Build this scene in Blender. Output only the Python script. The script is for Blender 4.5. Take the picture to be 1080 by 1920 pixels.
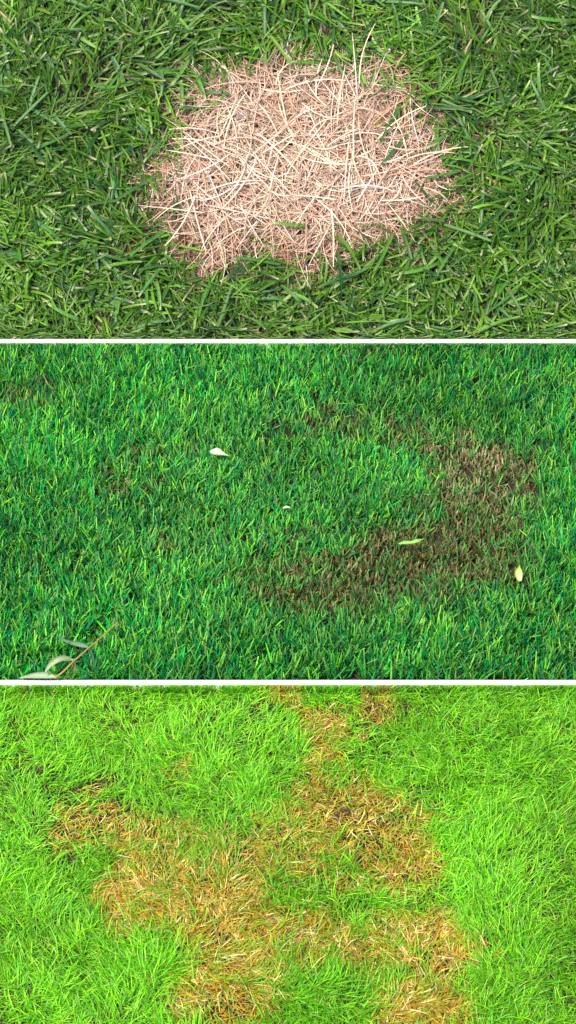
import bpy, math
import numpy as np

for o in list(bpy.data.objects):
    bpy.data.objects.remove(o)
S = bpy.context.scene
COL = S.collection
rng = np.random.default_rng(11)

# ------------------------------------------------------------------ camera
ELEV = math.radians(48.0)          # how steeply the camera looks down
DIST = 6.0
TGT = np.array([0.0, 0.0, 0.03])
FWD = np.array([0.0, math.cos(ELEV), -math.sin(ELEV)])
UPV = np.array([0.0, math.sin(ELEV), math.cos(ELEV)])
CAM = TGT - FWD * DIST
cam_data = bpy.data.cameras.new('camera')
cam = bpy.data.objects.new('camera', cam_data)
COL.objects.link(cam)
cam.location = CAM
cam.rotation_euler = (math.pi / 2 - ELEV, 0, 0)
cam_data.sensor_fit = 'VERTICAL'
cam_data.angle_y = 2 * math.atan(0.96 / DIST)
cam_data.clip_start = 0.05
cam_data.clip_end = 500
S.camera = cam

# ------------------------------------------------------------------ sky, sun, exposure
SUN_EL, SUN_AZ = math.radians(60), math.radians(-140)     # azimuth from +Y (behind the lawn), positive towards +X
W = bpy.data.worlds.new('World'); S.world = W; W.use_nodes = True
nt = W.node_tree; nt.nodes.clear()
wo = nt.nodes.new('ShaderNodeOutputWorld'); bg = nt.nodes.new('ShaderNodeBackground')
sky = nt.nodes.new('ShaderNodeTexSky'); sky.sky_type = 'NISHITA'; sky.sun_disc = False
sky.sun_elevation = SUN_EL; sky.sun_rotation = SUN_AZ
sky.air_density = 1.0; sky.dust_density = 3.0; sky.ozone_density = 1.0
bg.inputs['Strength'].default_value = 0.06
nt.links.new(sky.outputs[0], bg.inputs[0]); nt.links.new(bg.outputs[0], wo.inputs[0])
sd = bpy.data.lights.new('sun', 'SUN'); sd.energy = 1.5; sd.angle = math.radians(10); sd.color = (1, .93, .82)
sun = bpy.data.objects.new('sun', sd); COL.objects.link(sun)
sun.rotation_euler = (SUN_EL - math.pi / 2, 0, -SUN_AZ)   # shines from the viewer's left, downwards
S.view_settings.view_transform = 'Standard'; S.view_settings.look = 'None'
S.view_settings.gamma = 1; S.view_settings.use_curve_mapping = False
S.view_settings.exposure = 2.1

# ------------------------------------------------------------------ helpers
def plane_hit(px, py, p0, n):
    """where the line of sight through a photograph point meets a plane of the place"""
    d = FWD * DIST + np.array([1, 0, 0]) * (px - 540) * .001 + UPV * (960 - py) * .001
    t = np.dot(np.array(p0) - CAM, n) / np.dot(d, n)
    return CAM + d * t

def vnoise(x, y, seed=0):
    def h(i, j):
        v = np.sin(i * 127.1 + j * 311.7 + seed * 74.7) * 43758.5453
        return v - np.floor(v)
    i = np.floor(x); j = np.floor(y); f = x - i; g = y - j
    f = f * f * (3 - 2 * f); g = g * g * (3 - 2 * g)
    return (h(i, j) * (1 - f) + h(i + 1, j) * f) * (1 - g) + (h(i, j + 1) * (1 - f) + h(i + 1, j + 1) * f) * g

def fbm(x, y, seed=0, oct=3):
    s = 0; a = .5; t = 0
    for k in range(oct):
        s = s + a * vnoise(x, y, seed + k * 13); t += a; a *= .5; x = x * 2.03 + 5.1; y = y * 2.03 + 1.7
    return s / t

def tag(o, label=None, cat=None, group=None, kind=None):
    if label: o['label'] = label
    if cat: o['category'] = cat
    if group: o['group'] = group
    if kind: o['kind'] = kind
    return o

def mesh_np(name, V, F, col=None, smooth=True):
    """V (n,3), F (m,4) quads"""
    me = bpy.data.meshes.new(name)
    V = np.ascontiguousarray(V, np.float32); F = np.ascontiguousarray(F, np.int32)
    me.vertices.add(len(V)); me.vertices.foreach_set('co', V.ravel())
    k = F.shape[1]
    me.loops.add(F.size); me.loops.foreach_set('vertex_index', F.ravel())
    me.polygons.add(len(F)); me.polygons.foreach_set('loop_start', np.arange(len(F), dtype=np.int32) * k)
    if smooth:
        me.polygons.foreach_set('use_smooth', np.ones(len(F), bool))
    me.update(calc_edges=True)
    if col is not None:
        a = me.attributes.new('blade_color', 'FLOAT_COLOR', 'POINT')
        c4 = np.ones((len(V), 4), np.float32); c4[:, :3] = col
        a.data.foreach_set('color', c4.ravel())
    return me

def obj(name, me, mat, parent=None):
    o = bpy.data.objects.new(name, me); COL.objects.link(o)
    if mat and not me.materials: me.materials.append(mat)
    if parent: o.parent = parent
    return o

# ------------------------------------------------------------------ materials
def blade_material(name, rough, spec, trans, tw=1.25, jitter=False):
    m = bpy.data.materials.new(name); m.use_nodes = True
    t = m.node_tree; t.nodes.clear(); L = t.links.new
    out = t.nodes.new('ShaderNodeOutputMaterial')
    at = t.nodes.new('ShaderNodeAttribute'); at.attribute_name = 'blade_color'
    c = at.outputs['Color']
    tc = t.nodes.new('ShaderNodeTexCoord')
    nz = t.nodes.new('ShaderNodeTexNoise'); nz.inputs['Scale'].default_value = 240; nz.inputs['Detail'].default_value = 2
    L(tc.outputs['Object'], nz.inputs['Vector'])
    mr = t.nodes.new('ShaderNodeMapRange'); mr.inputs[1].default_value = .3; mr.inputs[2].default_value = .7
    mr.inputs[3].default_value = .82; mr.inputs[4].default_value = 1.15
    L(nz.outputs[0], mr.inputs[0])
    hs = t.nodes.new('ShaderNodeHueSaturation'); L(c, hs.inputs['Color']); L(mr.outputs[0], hs.inputs['Value'])
    c = hs.outputs[0]
    p = t.nodes.new('ShaderNodeBsdfPrincipled'); L(c, p.inputs['Base Color'])
    p.inputs['Roughness'].default_value = rough; p.inputs['Specular IOR Level'].default_value = spec
    tr = t.nodes.new('ShaderNodeBsdfTranslucent')
    h2 = t.nodes.new('ShaderNodeHueSaturation'); L(c, h2.inputs['Color']); h2.inputs['Value'].default_value = tw
    L(h2.outputs[0], tr.inputs[0])
    mx = t.nodes.new('ShaderNodeMixShader'); mx.inputs[0].default_value = trans
    L(p.outputs[0], mx.inputs[1]); L(tr.outputs[0], mx.inputs[2]); L(mx.outputs[0], out.inputs[0])
    return m

M_COARSE = blade_material('coarse_blade', .45, .3, .25)
M_STRAW = blade_material('dry_straw', .6, .3, .15)
M_MID = blade_material('upright_blade', .5, .2, .25)
M_FINE = blade_material('fine_blade', .55, .25, .22)
M_LEAF = blade_material('fallen_leaf', .5, .4, .2)

def soil_material():
    m = bpy.data.materials.new('soil'); m.use_nodes = True
    t = m.node_tree; L = t.links.new; p = t.nodes['Principled BSDF']
    tc = t.nodes.new('ShaderNodeTexCoord')
    nz = t.nodes.new('ShaderNodeTexNoise'); nz.inputs['Scale'].default_value = 60; nz.inputs['Detail'].default_value = 8
    L(tc.outputs['Object'], nz.inputs['Vector'])
    cr = t.nodes.new('ShaderNodeValToRGB')
    cr.color_ramp.elements[0].position = .3; cr.color_ramp.elements[0].color = (.012, .009, .006, 1)
    cr.color_ramp.elements[1].position = .75; cr.color_ramp.elements[1].color = (.06, .042, .028, 1)
    L(nz.outputs[0], cr.inputs[0]); L(cr.outputs[0], p.inputs['Base Color'])
    p.inputs['Roughness'].default_value = .95; p.inputs['Specular IOR Level'].default_value = .1
    b = t.nodes.new('ShaderNodeBump'); b.inputs['Distance'].default_value = .01
    L(nz.outputs[0], b.inputs['Height']); L(b.outputs[0], p.inputs['Normal'])
    return m
M_SOIL = soil_material()

def paint_material():
    m = bpy.data.materials.new('white_paint'); m.use_nodes = True
    t = m.node_tree; L = t.links.new; p = t.nodes['Principled BSDF']
    tc = t.nodes.new('ShaderNodeTexCoord')
    nz = t.nodes.new('ShaderNodeTexNoise'); nz.inputs['Scale'].default_value = 30; nz.inputs['Detail'].default_value = 5
    L(tc.outputs['Object'], nz.inputs['Vector'])
    cr = t.nodes.new('ShaderNodeValToRGB')
    cr.color_ramp.elements[0].color = (.78, .78, .77, 1); cr.color_ramp.elements[1].color = (.84, .84, .83, 1)
    L(nz.outputs[0], cr.inputs[0]); L(cr.outputs[0], p.inputs['Base Color'])
    p.inputs['Roughness'].default_value = .55
    return m
M_WHITE = paint_material()

# ------------------------------------------------------------------ lie of the land
BH, BT = .018, .0098                # white edging boards: height, thickness
UP = np.array([0, 0, 1.])
B1 = plane_hit(540, 642.0, (0, 0, BH), UP)[1]    # front face of the board at the foot of the bank
B2 = plane_hit(540, 1282.5, (0, 0, BH), UP)[1]    # front face of the lower board
BANK0 = B1 + BT                                  # the bank starts behind its board
BETA = math.radians(34)
BN = np.array([0, -math.sin(BETA), math.cos(BETA)])
BANKLEN = 1.05
YTOP = BANK0 + BANKLEN * math.cos(BETA)
ZTOP = BANKLEN * math.sin(BETA)
YNEAR = plane_hit(540, 1920, (0, 0, 0), UP)[1] - .22

def profile(y):
    return np.where(y < BANK0, 0., np.where(y < YTOP, (y - BANK0) * math.tan(BETA), ZTOP))

def lumps(x, y):
    """uneven ground of the three plots, dying out at the boards"""
    win_b = np.clip((B2 - y) / .08, 0, 1) * np.clip((y - YNEAR) / .1, 0, 1)
    win_m = np.clip((y - B2 - BT) / .08, 0, 1) * np.clip((B1 - y) / .08, 0, 1)
    win_t = np.clip((y - BANK0 - .03) / .08, 0, 1) * np.clip((YTOP - y) / .1, 0, 1)
    wx = np.clip((1.0 - np.abs(x)) / .15, 0, 1)
    nb = fbm(x * 6 + 3, y * 7 + 9, 4) * .050 + fbm(x * 15, y * 17, 14) * .026 - .036
    nm = fbm(x * 7 + 31, y * 7 + 2, 8) * .014 - .006
    ntp = fbm(x * 8 + 17, y * 8 + 5, 21) * .012 - .005
    return wx * (win_b * nb + win_m * nm + win_t * ntp)

def ground_z(x, y):
    return profile(y) + lumps(x, y)

xs = np.concatenate([[-60, -20, -6, -2.5, -1.4], np.arange(-1.0, 1.001, .02), [1.4, 2.5, 6, 20, 60]])
ys = np.unique(np.concatenate([[-60, -20, -6, -3, -1.5], np.arange(YNEAR - .02, YTOP + .05, .02), [BANK0, B1, B2, YTOP], [YTOP + .3, 2.5, 6, 20, 60]]))
X, Y = np.meshgrid(xs, ys)
V = np.stack([X, Y, ground_z(X, Y)], -1).reshape(-1, 3)
nx, ny = len(xs), len(ys)
ii, jj = np.meshgrid(np.arange(nx - 1), np.arange(ny - 1))
q = (jj * nx + ii).ravel()
ground = obj('ground', mesh_np('ground', V, np.stack([q, q + 1, q + nx + 1, q + nx], 1)), M_SOIL)
tag(ground, 'dark bare soil under the three grass plots', 'ground', kind='structure')

# ------------------------------------------------------------------ white boards
def bevel_box(x0, x1, y0, y1, z0, z1, b):
    import bmesh
    bm = bmesh.new(); bmesh.ops.create_cube(bm, size=1)
    for v in bm.verts:
        v.co = ((x0 + x1) / 2 + v.co.x * (x1 - x0), (y0 + y1) / 2 + v.co.y * (y1 - y0), (z0 + z1) / 2 + v.co.z * (z1 - z0))
    bmesh.ops.bevel(bm, geom=bm.edges[:], offset=b, segments=2, affect='EDGES')
    me = bpy.data.meshes.new('edging_board'); bm.to_mesh(me); bm.free()
    return me
tag(obj('edging_board', bevel_box(-1.3, 1.3, B1, B1 + BT, -.03, BH, .0008), M_WHITE),
    'thin white board between the straw-patched coarse grass and the emerald lawn', 'edging board', 'white boards dividing the plots')
tag(obj('edging_board', bevel_box(-1.3, 1.3, B2, B2 + BT, -.03, BH, .0008), M_WHITE),
    'thin white board between the emerald lawn and the lime lawn', 'edging board', 'white boards dividing the plots')

# ------------------------------------------------------------------ blades
def centreline(base, az, el, bend, curl, length, nseg, frame):
    ex, ey, en = frame
    N = len(base); P = np.empty((N, nseg + 1, 3)); D = np.empty((N, nseg + 1, 3)); P[:, 0] = base
    for i in range(nseg + 1):
        t = i / nseg
        e = el - bend * t; a = az + curl * t
        d = (np.cos(e) * np.cos(a))[:, None] * ex + (np.cos(e) * np.sin(a))[:, None] * ey + np.sin(e)[:, None] * en
        D[:, i] = d
        if i: P[:, i] = P[:, i - 1] + (D[:, i - 1] + d) * .5 * (length / nseg)[:, None]
    return P, D

def constrain(P, plot):
    x, y, z = P[..., 0], P[..., 1], P[..., 2]
    jit = rng.random(y.shape) * .002
    if plot == 'top':
        y = np.maximum(y, BANK0 + .0005 + jit)
    elif plot == 'mid':
        y = np.clip(y, B2 + BT + .0005 + jit, B1 - .0005 - jit)
        z = np.minimum(z, BH - .001 + np.maximum(B1 - y - .002, 0) * 1.05)      # clipped down towards the board
    else:
        y = np.minimum(y, B2 - .0005 - jit)
        z = np.minimum(z, BH - .001 + np.maximum(B2 - y - .002, 0) * 1.05)      # clipped down towards the board
    z = np.maximum(z, ground_z(x, y) + .0015)
    return np.stack([x, y, z], -1)

def ribbons(base, az, el, bend, curl, length, width, roll, prof, frame, plot, col, tipcol, tipmix, basecol=None, fold=0., cross=2):
    """N tapered, bent blades; returns vertices, quads and colours"""
    nseg = len(prof) - 1; N = len(base)
    P, D = centreline(base, az, el, bend, curl, length, nseg, frame)
    if plot: P = constrain(P, plot)
    ex, ey, en = frame
    S0 = (-np.sin(az))[:, None] * ex + np.cos(az)[:, None] * ey
    Vv = np.empty((N, nseg + 1, cross, 3)); C = np.empty((N, nseg + 1, cross, 3))
    for i in range(nseg + 1):
        d = D[:, i]; nrm = np.cross(d, S0)
        r = roll * (.4 + .6 * i / nseg)
        s = S0 * np.cos(r)[:, None] + nrm * np.sin(r)[:, None]
        n2 = np.cross(d, s)
        w = (width * prof[i] * .5)[:, None]
        offs = [-1, 1] if cross == 2 else [-1, 0, 1]
        t = i / nseg
        c = col.copy()
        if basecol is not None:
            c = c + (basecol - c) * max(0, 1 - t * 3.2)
        k = tipmix[:, None] * (1.0 if i == nseg else (.25 if nseg == 2 and i == 1 else 0.))
        c = c * (1 - k) + tipcol * k
        for j, o_ in enumerate(offs):
            v = P[:, i] + s * w * o_
            if cross == 3 and o_ == 0: v = v - n2 * w * fold
            Vv[:, i, j] = v
            C[:, i, j] = c * (1.12 if (cross == 3 and o_ == 0) else 1)
    if plot:
        Vv[..., 1] = np.maximum(Vv[..., 1], BANK0 + .0003) if plot == 'top' else (np.clip(Vv[..., 1], B2 + BT + .0003, B1 - .0003) if plot == 'mid' else np.minimum(Vv[..., 1], B2 - .0003))
    per = (nseg + 1) * cross
    f = []
    for i in range(nseg):
        for j in range(cross - 1):
            a = i * cross + j
            f.append((a, a + 1, a + cross + 1, a + cross))
    F = (np.arange(N)[:, None, None] * per + np.array(f)[None]).reshape(-1, 4)
    return Vv.reshape(-1, 3), F, C.reshape(-1, 3)

def join(parts):
    Vs, Fs, Cs = [], [], []; n = 0
    for v, f, c in parts:
        Vs.append(v); Fs.append(f + n); Cs.append(c); n += len(v)
    return np.concatenate(Vs), np.concatenate(Fs), np.concatenate(Cs)

def pick(cols, probs, n, var=.12):
    cols = np.array(cols, float)
    c = cols[rng.choice(len(cols), n, p=np.array(probs) / np.sum(probs))]
    return c * np.clip(1 + rng.normal(0, var, (n, 1)), .5, 1.6) * np.clip(1 + rng.normal(0, .05, (n, 3)), .8, 1.2)

FLAT = (np.array([1., 0, 0]), np.array([0, 1., 0]), np.array([0, 0, 1.]))
BANK = (np.array([1., 0, 0]), np.array([0, math.cos(BETA), math.sin(BETA)]), BN)
U = lambda a, b, n: rng.uniform(a, b, n)
Nrm = lambda s, n: rng.normal(0, s, n)

def poly_sd(px, py, poly):
    """distance to a closed outline, negative inside"""
    poly = np.array(poly); n = len(poly)
    d = np.full(px.shape, 1e9); ins = np.zeros(px.shape, bool)
    for i in range(n):
        a, b = poly[i], poly[(i + 1) % n]; e = b - a
        t = np.clip(((px - a[0]) * e[0] + (py - a[1]) * e[1]) / (e @ e), 0, 1)
        d = np.minimum(d, np.hypot(px - a[0] - t * e[0], py - a[1] - t * e[1]))
        cnd = ((a[1] > py) != (b[1] > py)) & (px < (b[0] - a[0]) * (py - a[1]) / (b[1] - a[1] + 1e-12) + a[0])
        ins ^= cnd
    return np.where(ins, -d, d)

# ================================================================== the bank: coarse grass round a straw patch
DEAD = [(440, 118), (540, 92), (620, 105), (700, 108), (735, 170), (780, 215), (835, 265), (850, 335), (810, 400), (780, 430), (700, 440),
        (650, 465), (600, 490), (520, 485), (450, 470), (370, 480), (350, 440), (310, 405), (275, 345), (290, 290), (335, 235),
        (335, 185), (370, 145)]
def bank_uv(px, py):
    p = plane_hit(px, py, (0, BANK0, 0.01), BN)
    return p[0], (p[1] - BANK0) / math.cos(BETA)
DEAD = [bank_uv(*p) for p in DEAD]
def bank_pt(u, v):
    y = BANK0 + v * math.cos(BETA)
    return np.stack([u, y, ground_z(u, y)], -1)
def dead_sd(u, v):
    return poly_sd(u, v, DEAD) - .020 + (fbm(u * 17 + 7, v * 17 + 3, 3) - .5) * .075 + (vnoise(u * 60, v * 60, 5) - .5) * .03

G_TOP = [(.045, .14, .008), (.068, .19, .010), (.020, .085, .018), (.11, .25, .016), (.15, .26, .06)]
def coarse(n, lo, hi, wlo, whi, el0, el1, cols, probs, sdmin, tips=True):
    u = U(-.95, .95, n); v = U(0.004, .86, n); u = np.where((np.abs(u) > .68) & (rng.random(n) < .5), u * .68, u); sdv = dead_sd(u, v)
    keep = sdv > sdmin + rng.exponential(.012, n) * np.sign(rng.random(n) - .35)
    u, v, sdv = u[keep], v[keep], sdv[keep]; n = len(u)
    L = U(lo, hi, n) * (.85 + .3 * fbm(u * 7, v * 7, 41))
    az = fbm(u * 3.2, v * 3.2, 61) * 4 * math.pi + Nrm(1.0, n)
    el = U(el0, el1, n); bend = el * U(.5, 1.5, n)
    c = pick(cols, probs, n, .22) * (.46 + .85 * fbm(u * 4.5, v * 4.5, 77))[:, None]
    prof = [.7, 1, 1, .95, .7] if tips else [.7, 1, .85, .6, .08]
    return ribbons(bank_pt(u, v), az, el, bend, Nrm(.45, n), L, U(wlo, whi, n), Nrm(.55, n), prof, BANK, 'top',
                   c, np.array([.45, .42, .25]), (rng.random(n) < .35) * U(.3, .9, n) if tips else np.zeros(n),
                   np.array([.16, .17, .07]), fold=.35, cross=3)
parts = [
    coarse(6600, .03, .07, .0026, .005, .15, .6, [(.022, .065, .008), (.03, .08, .010), (.12, .09, .035)], [5, 4, 1.6], .0),
    coarse(8600, .042, .095, .0032, .0062, .35, 1.15, G_TOP, [4, 4, 3, 2, 1], .0),
    coarse(9900, .04, .09, .0020, .0040, .5, 1.25, G_TOP, [2, 4, 2, 4, 2], -.006, tips=False),
    coarse(3000, .045, .10, .0026, .0050, .5, 1.0, G_TOP, [3, 4, 2, 3, 2], -.050, tips=False),
    coarse(800, .03, .08, .002, .005, .2, .8, [(.35, .28, .14), (.28, .18, .08), (.3, .3, .1)], [3, 1, 1], -.01),
]
V, F, C = join(parts)
top_grass = obj('coarse_grass', mesh_np('coarse_grass', V, F, C), M_COARSE)
tag(top_grass, 'coarse dark green grass with broad flopped blades around the straw patch', 'grass', kind='stuff')

# straw of the dead patch: fine curled stems in several layers, wider brown leaves below
def straw(n, lo, hi, wlo, whi, cols, probs, zlo, zhi, sdmax, bend):
    u = U(-.36, .40, n); v = U(.05, .72, n); sdv = dead_sd(u, v)
    keep = sdv < sdmax + Nrm(.012, n)
    u, v = u[keep], v[keep]; n = len(u)
    b = bank_pt(u, v) + BN * (U(zlo, zhi, n) * np.clip(-sdv[keep] / .09, .1, 1))[:, None]
    el = U(-.05, .45, n)
    c = pick(cols, probs, n, .14)
    return ribbons(b, U(0, 2 * math.pi, n), el, el * U(.8, 2.2, n), Nrm(bend, n), U(lo, hi, n), U(wlo, whi, n), Nrm(.5, n),
                   [.8, 1, 1, .95, .8, .35], BANK, 'top', c, np.array([.5, .4, .3]), np.zeros(n))
STRAW = [(.44, .29, .205), (.54, .39, .29), (.34, .19, .115), (.23, .115, .06), (.60, .48, .39)]
parts = [
    straw(1300, .04, .09, .003, .006, [(.075, .038, .02), (.14, .07, .036), (.22, .12, .065)], [3, 3, 1.5], .0, .004, .03, .5),
    straw(7000, .035, .09, .0010, .0019, STRAW, [4, 2, 4, 4, 1], .001, .014, .015, 1.5),
    straw(8200, .04, .10, .0011, .0019, STRAW, [4, 5, 2, 1, 4], .008, .026, -.030, 1.5),
]
V, F, C = join(parts)
straw_o = obj('dry_straw', mesh_np('dry_straw', V, F, C), M_STRAW)
tag(straw_o, 'round patch of pale pinkish dead grass straw ringed by dark green grass', 'dead grass', kind='stuff')

# the broadest single blades, each its own piece
def proto_blades(name, n, lo, hi, wlo, whi, el0, el1, cols, probs, prof, fold, curl, mat, base=None):
    out = []
    for k in range(n):
        el = U(el0, el1, 1); c = pick(cols, probs, 1, .2)
        v, f, cc = ribbons(np.zeros((1, 3)), np.zeros(1), el, el * U(.9, 1.7, 1), Nrm(curl, 1), U(lo, hi, 1), U(wlo, whi, 1), Nrm(.4, 1),
                           prof, FLAT, None, c, np.array([.5, .47, .3]), np.array([.5 * (rng.random() < .4)]), base, fold=fold, cross=3)
        me = mesh_np(name, v, f, cc); me.materials.append(mat); out.append((me, float(np.ptp(v[:, 0]) + .01)))
    return out
from mathutils import Matrix, Vector
def place_on_bank(name, me, u, v, az, lift, parent):
    o = bpy.data.objects.new(name, me); COL.objects.link(o); o.parent = parent
    p = bank_pt(np.array([u]), np.array([v]))[0] + BN * lift
    o.matrix_world = Matrix.Translation(Vector(p)) @ Matrix.Rotation(BETA, 4, 'X') @ Matrix.Rotation(az, 4, 'Z')
    return o
PG = proto_blades('grass_blade', 40, 0.055, .105, .0054, .0078, .25, .6, [(.06, .17, .02), (.04, .13, .035), (.10, .22, .03), (.035, .12, .02)], [3, 3, 2, 2],
                  [.75, 1, 1, .98, .9, .75], .3, .3, M_COARSE, np.array([.08, .15, .03]))
cnt = 0
while cnt < 290:
    u, v = rng.uniform(-.66, .66), rng.uniform(.02, .78); me, ln = PG[rng.integers(len(PG))]
    s = dead_sd(np.array([u]), np.array([v]))[0]
    az = float(fbm(np.array([u * 3.2]), np.array([v * 3.2]), 61)[0] * 4 * math.pi + rng.normal(0, 1.0))
    if s < (-.02 if rng.random() < .85 else -.12) or v + ln * math.sin(az) < .03: continue
    place_on_bank('grass_blade', me, u, v, az, rng.uniform(.012, .024), top_grass); cnt += 1
PS = proto_blades('straw_stem', 40, .07, .14, .0020, .0027, .05, .35, STRAW, [3, 5, 1, 0, 4], [.8, 1, 1, 1, .9, .8, .4], .5, 1.0, M_STRAW)
cnt = 0
while cnt < 240:
    u, v = rng.uniform(-.33, .36), rng.uniform(.08, .68)
    if dead_sd(np.array([u]), np.array([v]))[0] > -.085: continue
    place_on_bank('straw_stem', PS[rng.integers(len(PS))][0], u, v, rng.uniform(0, 6.28), rng.uniform(.02, .032), straw_o); cnt += 1

# ================================================================== patches on the level plots
def blobs_on_ground(lst, z=.02):
    out = []
    for px, py, rx, ry, w in lst:
        c = plane_hit(px, py, (0, 0, z), UP); a = plane_hit(px + rx, py, (0, 0, z), UP); b = plane_hit(px, py - ry, (0, 0, z), UP)
        out.append((c[0], c[1], a[0] - c[0], b[1] - c[1], w))
    return out
def field(x, y, blobs, seed, amp=.6, soft=.75):
    wx = (fbm(x * 16, y * 16, seed) - .5) * .07; wy = (fbm(x * 16 + 40, y * 16, seed + 3) - .5) * .08
    s = np.zeros(x.shape)
    for cx, cy, rx, ry, w in blobs:
        d2 = ((x + wx - cx) / rx) ** 2 + ((y + wy - cy) / ry) ** 2
        s = np.maximum(s, w * np.clip(.87 + soft - d2 * soft, 0, 1))
    return np.clip(s + (vnoise(x * 45, y * 45, seed + 7) - .5) * amp * (s > .02), 0, 1)

# ------------------------------------------------------------------ emerald lawn with a brown ring
RING = blobs_on_ground([(905, 885, 66, 48, .9), (945, 930, 40, 42, .85), (850, 838, 45, 24, .7), (885, 1000, 85, 32, 1), (850, 1040, 100, 48, 1),
        (740, 1050, 85, 45, .9), (640, 1090, 100, 44, .85), (570, 1110, 62, 30, .7), (800, 1110, 60, 22, .55), (660, 795, 100, 20, .5), (760, 815, 60, 18, .6),
        (300, 850, 60, 18, .3), (230, 900, 40, 30, .25), (490, 1085, 60, 28, .4), (350, 1010, 60, 25, .22), (45, 745, 45, 22, .4), (690, 660, 40, 12, .4), (800, 960, 60, 30, .45), (560, 1000, 60, 14, .2)])
TANS = blobs_on_ground([(895, 880, 75, 45, 1), (850, 838, 45, 25, 1), (945, 930, 30, 30, .6)])
DISC = blobs_on_ground([(600, 950, 370, 190, 1)])
def tufted(n_tuft, per, spread, x0, x1, y0, y1):
    n_tuft = int(n_tuft * 1.05)
    tx = U(x0, x1, n_tuft); ty = U(y0, y1, n_tuft)
    side = rng.random(n_tuft) < .27; tx = np.where(side, np.sign(tx) * U(.62, 1.0, n_tuft), tx * .64 / .74)   # sparser past the sides
    ne = n_tuft // 34; ty[:ne] = U(y1 - .012, y1, ne)        # grass left standing along the board
    k = np.repeat(np.arange(n_tuft), per)
    ang = U(0, 6.2832, len(k)); r = np.abs(Nrm(spread, len(k)))
    return tx[k] + r * np.cos(ang), ty[k] + r * np.sin(ang), ang, k

TWIG0 = plane_hit(103, 1272, (0, 0, .035), UP)
def mid_blades(nt_, per, brown):
    x, y, ang, k = tufted(nt_, per, .006, -.74, .74, B2 + BT + .002, B1 - .002)
    ring = field(x, y, RING, 100, .8, .5); tan = field(x, y, TANS, 140, .3); disc = field(x, y, DISC, 160, .0)
    r = rng.random(len(x))
    isb = r < ring * .86
    keep = isb if brown else ~isb
    x, y, ang, k, ring, tan, disc = [a[keep] for a in (x, y, ang, k, ring, tan, disc)]; n = len(x)
    y = np.clip(y, B2 + BT + .002, B1 - .002)
    tl = .8 + .4 * vnoise(k * 1.37, k * .71, 3)
    far = np.clip((y - B2) / (B1 - B2), 0, 1)
    L = U(.026, .056, n) * tl * (1.15 - .3 * far) * (1 - .22 * disc) * (1 - .25 * ring) * (.75 + .5 * fbm(x * 6, y * 6, 31))
    # pressed down under the fallen twig
    px_ = np.clip(((x + .437) * .116 + (y - TWIG0[1]) * .14) / (.116 ** 2 + .14 ** 2), -.6, 1.05)
    near_t = np.hypot(x + .437 - px_ * .116, y - TWIG0[1] - px_ * .14) < .022
    L = np.where(near_t | ((x < -.36) & (x > -.52) & (y < TWIG0[1] + .055)), L * .68, L)
    w = U(.0018, .0034, n) * (1.15 - .3 * far)
    el = math.radians(82) - np.abs(Nrm(.28, n))
    az = ang * 1.0 + Nrm(.6, n); tilt = (vnoise(x * 5, y * 5, 91) - .5) * 1.2
    base = np.stack([x, y, ground_z(x, y)], -1)
    if brown:
        L = L * .78
        g1 = pick([(.15, .11, .030), (.21, .16, .055), (.085, .062, .018), (.10, .16, .04), (.32, .27, .16), (.03, .17, .06)], [4, 3, 2, 4, 2, 2.5], n, .25)
        g2 = pick([(.34, .28, .14), (.22, .16, .07), (.44, .39, .25), (.12, .18, .05)], [3, 3, 1.5, 2.5], n, .25)
        c = g1 * (1 - tan[:, None]) + g2 * tan[:, None]
        tipc = np.array([.38, .30, .19]); tm = (rng.random(n) < .3) * .5
    else:
        c = pick([(.010, .29, .040), (.004, .20, .055), (.065, .36, .022), (.17, .44, .03), (.002, .09, .05)], [5, 3.5, 3.5, 2.6, 3], n, .28)
        dull = np.clip(ring * 1.2 + disc * .25, 0, 1)[:, None]
        c = c * (1 - .6 * dull) + np.array([.08, .15, .04]) * .6 * dull
        c = c * (.68 + 1.1 * fbm(x * 4.5 + 9, y * 6, 55))[:, None]
        tipc = np.array([.30, .50, .14]); tm = (rng.random(n) < .4) * U(.2, .7, n)
    edge = B1 - y < .008
    el = np.where(edge, U(1.0, 1.5, n), el); L = np.where(edge, np.maximum(L, .028), L)
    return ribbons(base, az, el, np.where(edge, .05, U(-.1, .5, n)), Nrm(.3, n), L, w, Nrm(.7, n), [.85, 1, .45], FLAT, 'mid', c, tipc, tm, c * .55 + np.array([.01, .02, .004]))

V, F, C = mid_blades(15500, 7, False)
o = obj('emerald_grass', mesh_np('emerald_grass', V, F, C), M_MID)
tag(o, 'short upright emerald green lawn grass around a brown ring', 'grass', kind='stuff')
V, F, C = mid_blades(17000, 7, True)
o = obj('brown_grass', mesh_np('brown_grass', V, F, C), M_MID)
tag(o, 'brown and tan withered grass forming a broken ring in the emerald lawn', 'dead grass', kind='stuff')

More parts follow.
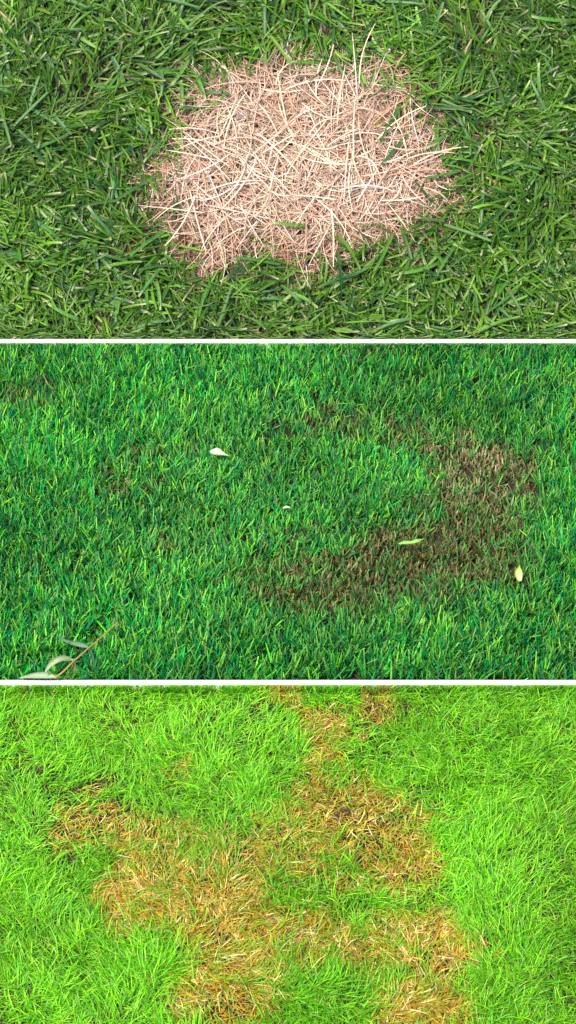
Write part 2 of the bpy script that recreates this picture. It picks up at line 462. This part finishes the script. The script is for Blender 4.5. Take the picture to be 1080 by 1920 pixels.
# ------------------------------------------------------------------ lime lawn with straw yellow patches
YEL = blobs_on_ground([(525, 1308, 32, 16, .7), (718, 1320, 30, 26, .9), (605, 1352, 55, 28, .9), (600, 1415, 42, 32, .6), (345, 1438, 22, 15, .6),
        (180, 1475, 24, 13, .8), (470, 1620, 80, 26, .75), (540, 1560, 70, 26, .7), (460, 1690, 70, 36, .75), (300, 1640, 60, 30, .85), (550, 1720, 60, 30, .7), (640, 1450, 60, 18, .5), (590, 1800, 50, 24, .6), (115, 1505, 25, 13, .8), (105, 1560, 25, 18, .8), (165, 1530, 45, 22, .7), (235, 1560, 60, 32, .8), (320, 1570, 45, 28, .65),
        (640, 1505, 85, 36, .95), (740, 1520, 70, 34, .6), (770, 1595, 55, 36, .85), (690, 1570, 60, 36, .9), (490, 1590, 90, 28, .6), (420, 1580, 40, 22, .6),
        (560, 1610, 60, 25, .65), (260, 1620, 55, 26, .7), (205, 1660, 34, 40, 1), (255, 1710, 42, 28, .9), (330, 1670, 60, 40, .8), (420, 1650, 80, 36, .7),
        (400, 1720, 75, 48, .95), (500, 1770, 60, 38, .9), (400, 1800, 60, 30, .9), (370, 1850, 62, 45, 1), (440, 1870, 58, 48, 1), (500, 1830, 40, 28, .7),
        (590, 1750, 55, 36, .85), (640, 1780, 50, 28, .8), (775, 1728, 75, 32, .85), (830, 1770, 58, 40, .9), (720, 1780, 60, 36, .65), (790, 1850, 55, 32, .9),
        (830, 1885, 50, 36, .9), (765, 1905, 60, 28, .9), (1040, 1725, 18, 12, .5), (700, 1640, 100, 20, .7), (610, 1645, 60, 18, .5), (30, 1300, 20, 8, .3)])
def fine_blades(nt_, per, brown, longb=False):
    x, y, ang, k = tufted(nt_, per, .008, -.74, .74, YNEAR, B2 - .002)
    yl = field(x, y, YEL, 200, .7); r = rng.random(len(x)); isb = r < yl * 1.0
    if longb: keep = r < .35 + .4 * (yl > .3)
    else: keep = isb if brown else ~isb
    # thinner, gappier growth in places
    keep &= (rng.random(len(x)) < .02 + 1.4 * fbm(x * 13, y * 13, 230)) | (B2 - y < .02)
    x, y, ang, k, yl = [a[keep] for a in (x, y, ang, k, yl)]; n = len(x)
    y = np.clip(y, YNEAR, B2 - .002)
    tl = .75 + .5 * vnoise(k * 1.91, k * .37, 9); far = np.clip((y - YNEAR) / (B2 - YNEAR), 0, 1)
    L = U(.024, .052, n) * tl * (1.10 - .40 * far) * (.7 + .6 * fbm(x * 6, y * 7, 4)) * (1 - .3 * yl)
    w = U(.0011, .0021, n) * (1.15 - .3 * far)
    el = np.radians(U(25, 80, n)); az = np.where(rng.random(n) < .5, ang + Nrm(.5, n), fbm(x * 6, y * 6, 66) * 12.6 + Nrm(.5, n))
    base = np.stack([x, y, ground_z(x, y)], -1)
    bc = None
    if brown:
        L *= .95; el *= .75
        c = pick([(.48, .33, .030), (.58, .45, .12), (.38, .23, .014), (.24, .13, .012), (.68, .57, .28), (.30, .36, .02)], [4, 3, 4, 3, 1.5, 1.5], n, .2)
        tipc = np.array([.5, .4, .2]); tm = np.zeros(n)
    else:
        c = pick([(.13, .45, .006), (.19, .54, .008), (.085, .36, .008), (.30, .58, .03), (.05, .24, .010), (.14, .50, .06)], [5, 5, 4, 2, 2, 1], n, .15)
        dull = np.clip(yl, 0, .7)[:, None] * .6
        c = c * (1 - dull) + np.array([.24, .32, .02]) * dull
        c *= (.66 + .62 * fbm(x * 4 + 2, y * 4, 87))[:, None]
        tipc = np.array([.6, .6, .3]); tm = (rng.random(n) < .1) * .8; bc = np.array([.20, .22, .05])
        if longb: L *= 1.35; w *= 1.15
    edge = B2 - y < .010
    el = np.where(edge, U(1.0, 1.5, n), el); L = np.where(edge, np.maximum(L, .028), L)
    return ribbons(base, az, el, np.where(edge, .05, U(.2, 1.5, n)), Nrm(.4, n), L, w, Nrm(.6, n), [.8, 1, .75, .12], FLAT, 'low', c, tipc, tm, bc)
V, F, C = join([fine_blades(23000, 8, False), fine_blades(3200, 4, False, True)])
o = obj('lime_grass', mesh_np('lime_grass', V, F, C), M_FINE)
tag(o, 'lush bright lime green fine grass around straw yellow patches', 'grass', kind='stuff')
V, F, C = fine_blades(21500, 9, True)
o = obj('yellowed_grass', mesh_np('yellowed_grass', V, F, C), M_FINE)
tag(o, 'golden brown dried grass in irregular patches through the lime lawn', 'dead grass', kind='stuff')

# ================================================================== fallen leaves and twig on the emerald lawn
def leaf_mesh(name, pts, wid, cols, rib=.25, side=None, n=14):
    """a leaf blade along a 3-D line: 5 vertices across, cupped, with a midrib; thin but solid"""
    pts = np.array(pts, float); t0 = np.linspace(0, 1, len(pts)); t = np.linspace(0, 1, n)
    # smooth interpolation (Catmull-Rom by repeated averaging)
    P = np.stack([np.interp(t, t0, pts[:, i]) for i in range(3)], -1)
    for _ in range(3):
        Q = P.copy(); Q[1:-1] = (P[:-2] + 2 * P[1:-1] + P[2:]) / 4; P = Q
    w = np.interp(t, np.linspace(0, 1, len(wid)), wid)
    D = np.gradient(P, axis=0); D /= np.linalg.norm(D, axis=1)[:, None]
    up = np.array(side if side is not None else [0, 0, 1.])
    s = np.cross(D, up); s /= np.linalg.norm(s, axis=1)[:, None] + 1e-9
    nn = np.cross(s, D)
    V = []; C = []
    ca, cb = np.array(cols[0]), np.array(cols[1])
    for lay in (0, 1):
        for i in range(n):
            for j, o_ in enumerate((-1, -.5, 0, .5, 1)):
                V.append(P[i] + s[i] * w[i] * .5 * o_ + nn[i] * (w[i] * rib * o_ * o_ - lay * .0005 - (.0006 if o_ == 0 else 0)))
                c = ca * (1 - t[i]) + cb * t[i]
                C.append(c * (1.15 if o_ == 0 else 1))
    F = []
    m = n * 5
    for i in range(n - 1):
        for j in range(4):
            a = i * 5 + j
            F.append((a, a + 1, a + 6, a + 5)); F.append((m + a, m + a + 5, m + a + 6, m + a + 1))
        for j in (0, 4):
            a = i * 5 + j
            F.append((a, a + 5, m + a + 5, m + a))
    for a in (0, (n - 1) * 5):
        for j in range(4): F.append((a + j, a + j + 1, m + a + j + 1, m + a + j))
    return mesh_np(name, np.array(V), np.array(F), np.array(C))

def tube(name, pts, rad, col, n=8):
    pts = np.array(pts, float); V = []; F = []
    D = np.gradient(pts, axis=0); D /= np.linalg.norm(D, axis=1)[:, None]
    for i, p in enumerate(pts):
        s = np.cross(D[i], UP); s /= np.linalg.norm(s); u = np.cross(s, D[i])
        for k in range(n):
            a = 6.2832 * k / n; V.append(p + (s * math.cos(a) + u * math.sin(a)) * rad[i])
    for i in range(len(pts) - 1):
        for k in range(n): F.append((i * n + k, i * n + (k + 1) % n, (i + 1) * n + (k + 1) % n, (i + 1) * n + k))
    return mesh_np(name, np.array(V), np.array(F), np.tile(np.array(col), (len(V), 1)))
def at(px, py, z): return plane_hit(px, py, (0, 0, z), UP)

tag(obj('fallen_leaf', leaf_mesh('fallen_leaf', [at(394, 846, 0.046), at(404, 847, 0.050), at(416, 850, 0.048), at(430, 855, 0.042)],
        [.004, .013, .018, .019, .015, .009, .004, .002], [(.62, .66, .55), (.40, .62, .20)], .12), M_LEAF),
    'whitish pale leaf with pointed green end lying inside the ring', 'leaf')
tag(obj('fallen_leaf', leaf_mesh('fallen_leaf', [at(747, 1020, 0.048), at(758, 1018, 0.052), at(770, 1019, 0.050), at(780, 1016, 0.054), at(788, 1013, 0.052), at(797, 1009, 0.048)],
        [.002, .007, .009, .006, .009, .008, .002, .001], [(.20, .42, .08), (.24, .46, .08)], .3), M_LEAF),
    'slender twisted green leaf lying on the brown part of the ring', 'leaf')
tag(obj('fallen_leaf', leaf_mesh('fallen_leaf', [at(974, 1060, 0.054), at(973, 1068, 0.058), at(972, 1078, 0.054), at(975, 1090, 0.048)],
        [.0015, .004, .010, .014, .015, .012, .006], [(.30, .50, .08), (.45, .58, .20)], .15), M_LEAF),
    'small yellow-green teardrop leaf lying in grass outside the ring', 'leaf')

tag(obj('fallen_leaf', leaf_mesh('fallen_leaf', [at(530, 953, .044), at(536, 951, .046), at(541, 951, .046), at(546, 953, .043)],
        [.002, .005, .006, .004, .001], [(.45, .60, .40), (.35, .58, .25)], .2), M_LEAF),
    'tiny pale green leaf scrap lying near the middle of the ring', 'leaf')

twig = bpy.data.objects.new('fallen_twig', None); COL.objects.link(twig)
tag(twig, 'thin brown twig with long curling grey-green leaves lying by the white board', 'twig')
tw = [at(103, 1272, 0.034), at(120, 1258, 0.044), at(139, 1239, 0.056), at(165, 1216, 0.060), at(190, 1195, 0.064), at(221, 1167, 0.068)]
obj('stem', tube('stem', tw, [.0019, .0018, .0017, .0014, .0013, .0013], (.30, .20, .07)), M_LEAF, twig)
GREY = [(.20, .26, .13), (.24, .30, .16)]
obj('leaf', leaf_mesh('leaf', [at(139, 1239, 0.056), at(126, 1233, 0.066), at(112, 1234, 0.070), at(98, 1242, 0.064), at(88, 1253, 0.056), at(84, 1262, 0.050)], [.003, .009, .011, .010, .007, .002], GREY, .1, side=(0, -.5, .8)), M_LEAF, twig)
obj('leaf', leaf_mesh('leaf', [at(139, 1239, 0.057), at(141, 1248, 0.062), at(139, 1258, 0.060), at(132, 1266, 0.046), at(122, 1271, 0.036)], [.003, .008, .008, .006, .002], [(.17, .20, .06), (.15, .18, .06)], .1, side=(.6, -.3, .7)), M_LEAF, twig)
obj('leaf', leaf_mesh('leaf', [at(107, 1270, 0.034), at(90, 1266, 0.036), at(70, 1266, 0.036), at(52, 1268, 0.036), at(36, 1271, 0.034)], [.003, .010, .012, .010, .006, .002], [(.26, .33, .19), (.22, .30, .17)], .1, side=(0, -.5, .8)), M_LEAF, twig)
obj('leaf', leaf_mesh('leaf', [at(167, 1214, 0.060), at(152, 1209, 0.059), at(138, 1206, 0.055), at(122, 1202, 0.052), at(112, 1197, 0.051), at(107, 1190, 0.050)], [.003, .009, .008, .005, .004, .002], [(.10, .20, .13), (.05, .12, .07)], .1, side=(0, -.5, .8)), M_LEAF, twig)
obj('leaf', leaf_mesh('leaf', [at(167, 1214, 0.060), at(172, 1226, 0.059), at(175, 1240, 0.055), at(174, 1256, 0.050)], [.003, .008, .007, .002], [(.06, .15, .08), (.05, .13, .07)], .1, side=(.6, -.3, .7)), M_LEAF, twig)

# a small grey flake in the straw
u, v = bank_uv(449, 219)
p = bank_pt(np.array([u]), np.array([v]))[0] + BN * .02
tag(obj('bark_flake', leaf_mesh('bark_flake', [p + np.array([-.008, -.002, 0]), p + np.array([0, .001, .002]), p + np.array([.009, .004, .003])],
        [.004, .011, .012, .007], [(.16, .11, .12), (.22, .16, .17)], .1, side=tuple(BN), n=6), M_LEAF),
    'small grey-purple flake lying in the pale straw', 'bark flake')
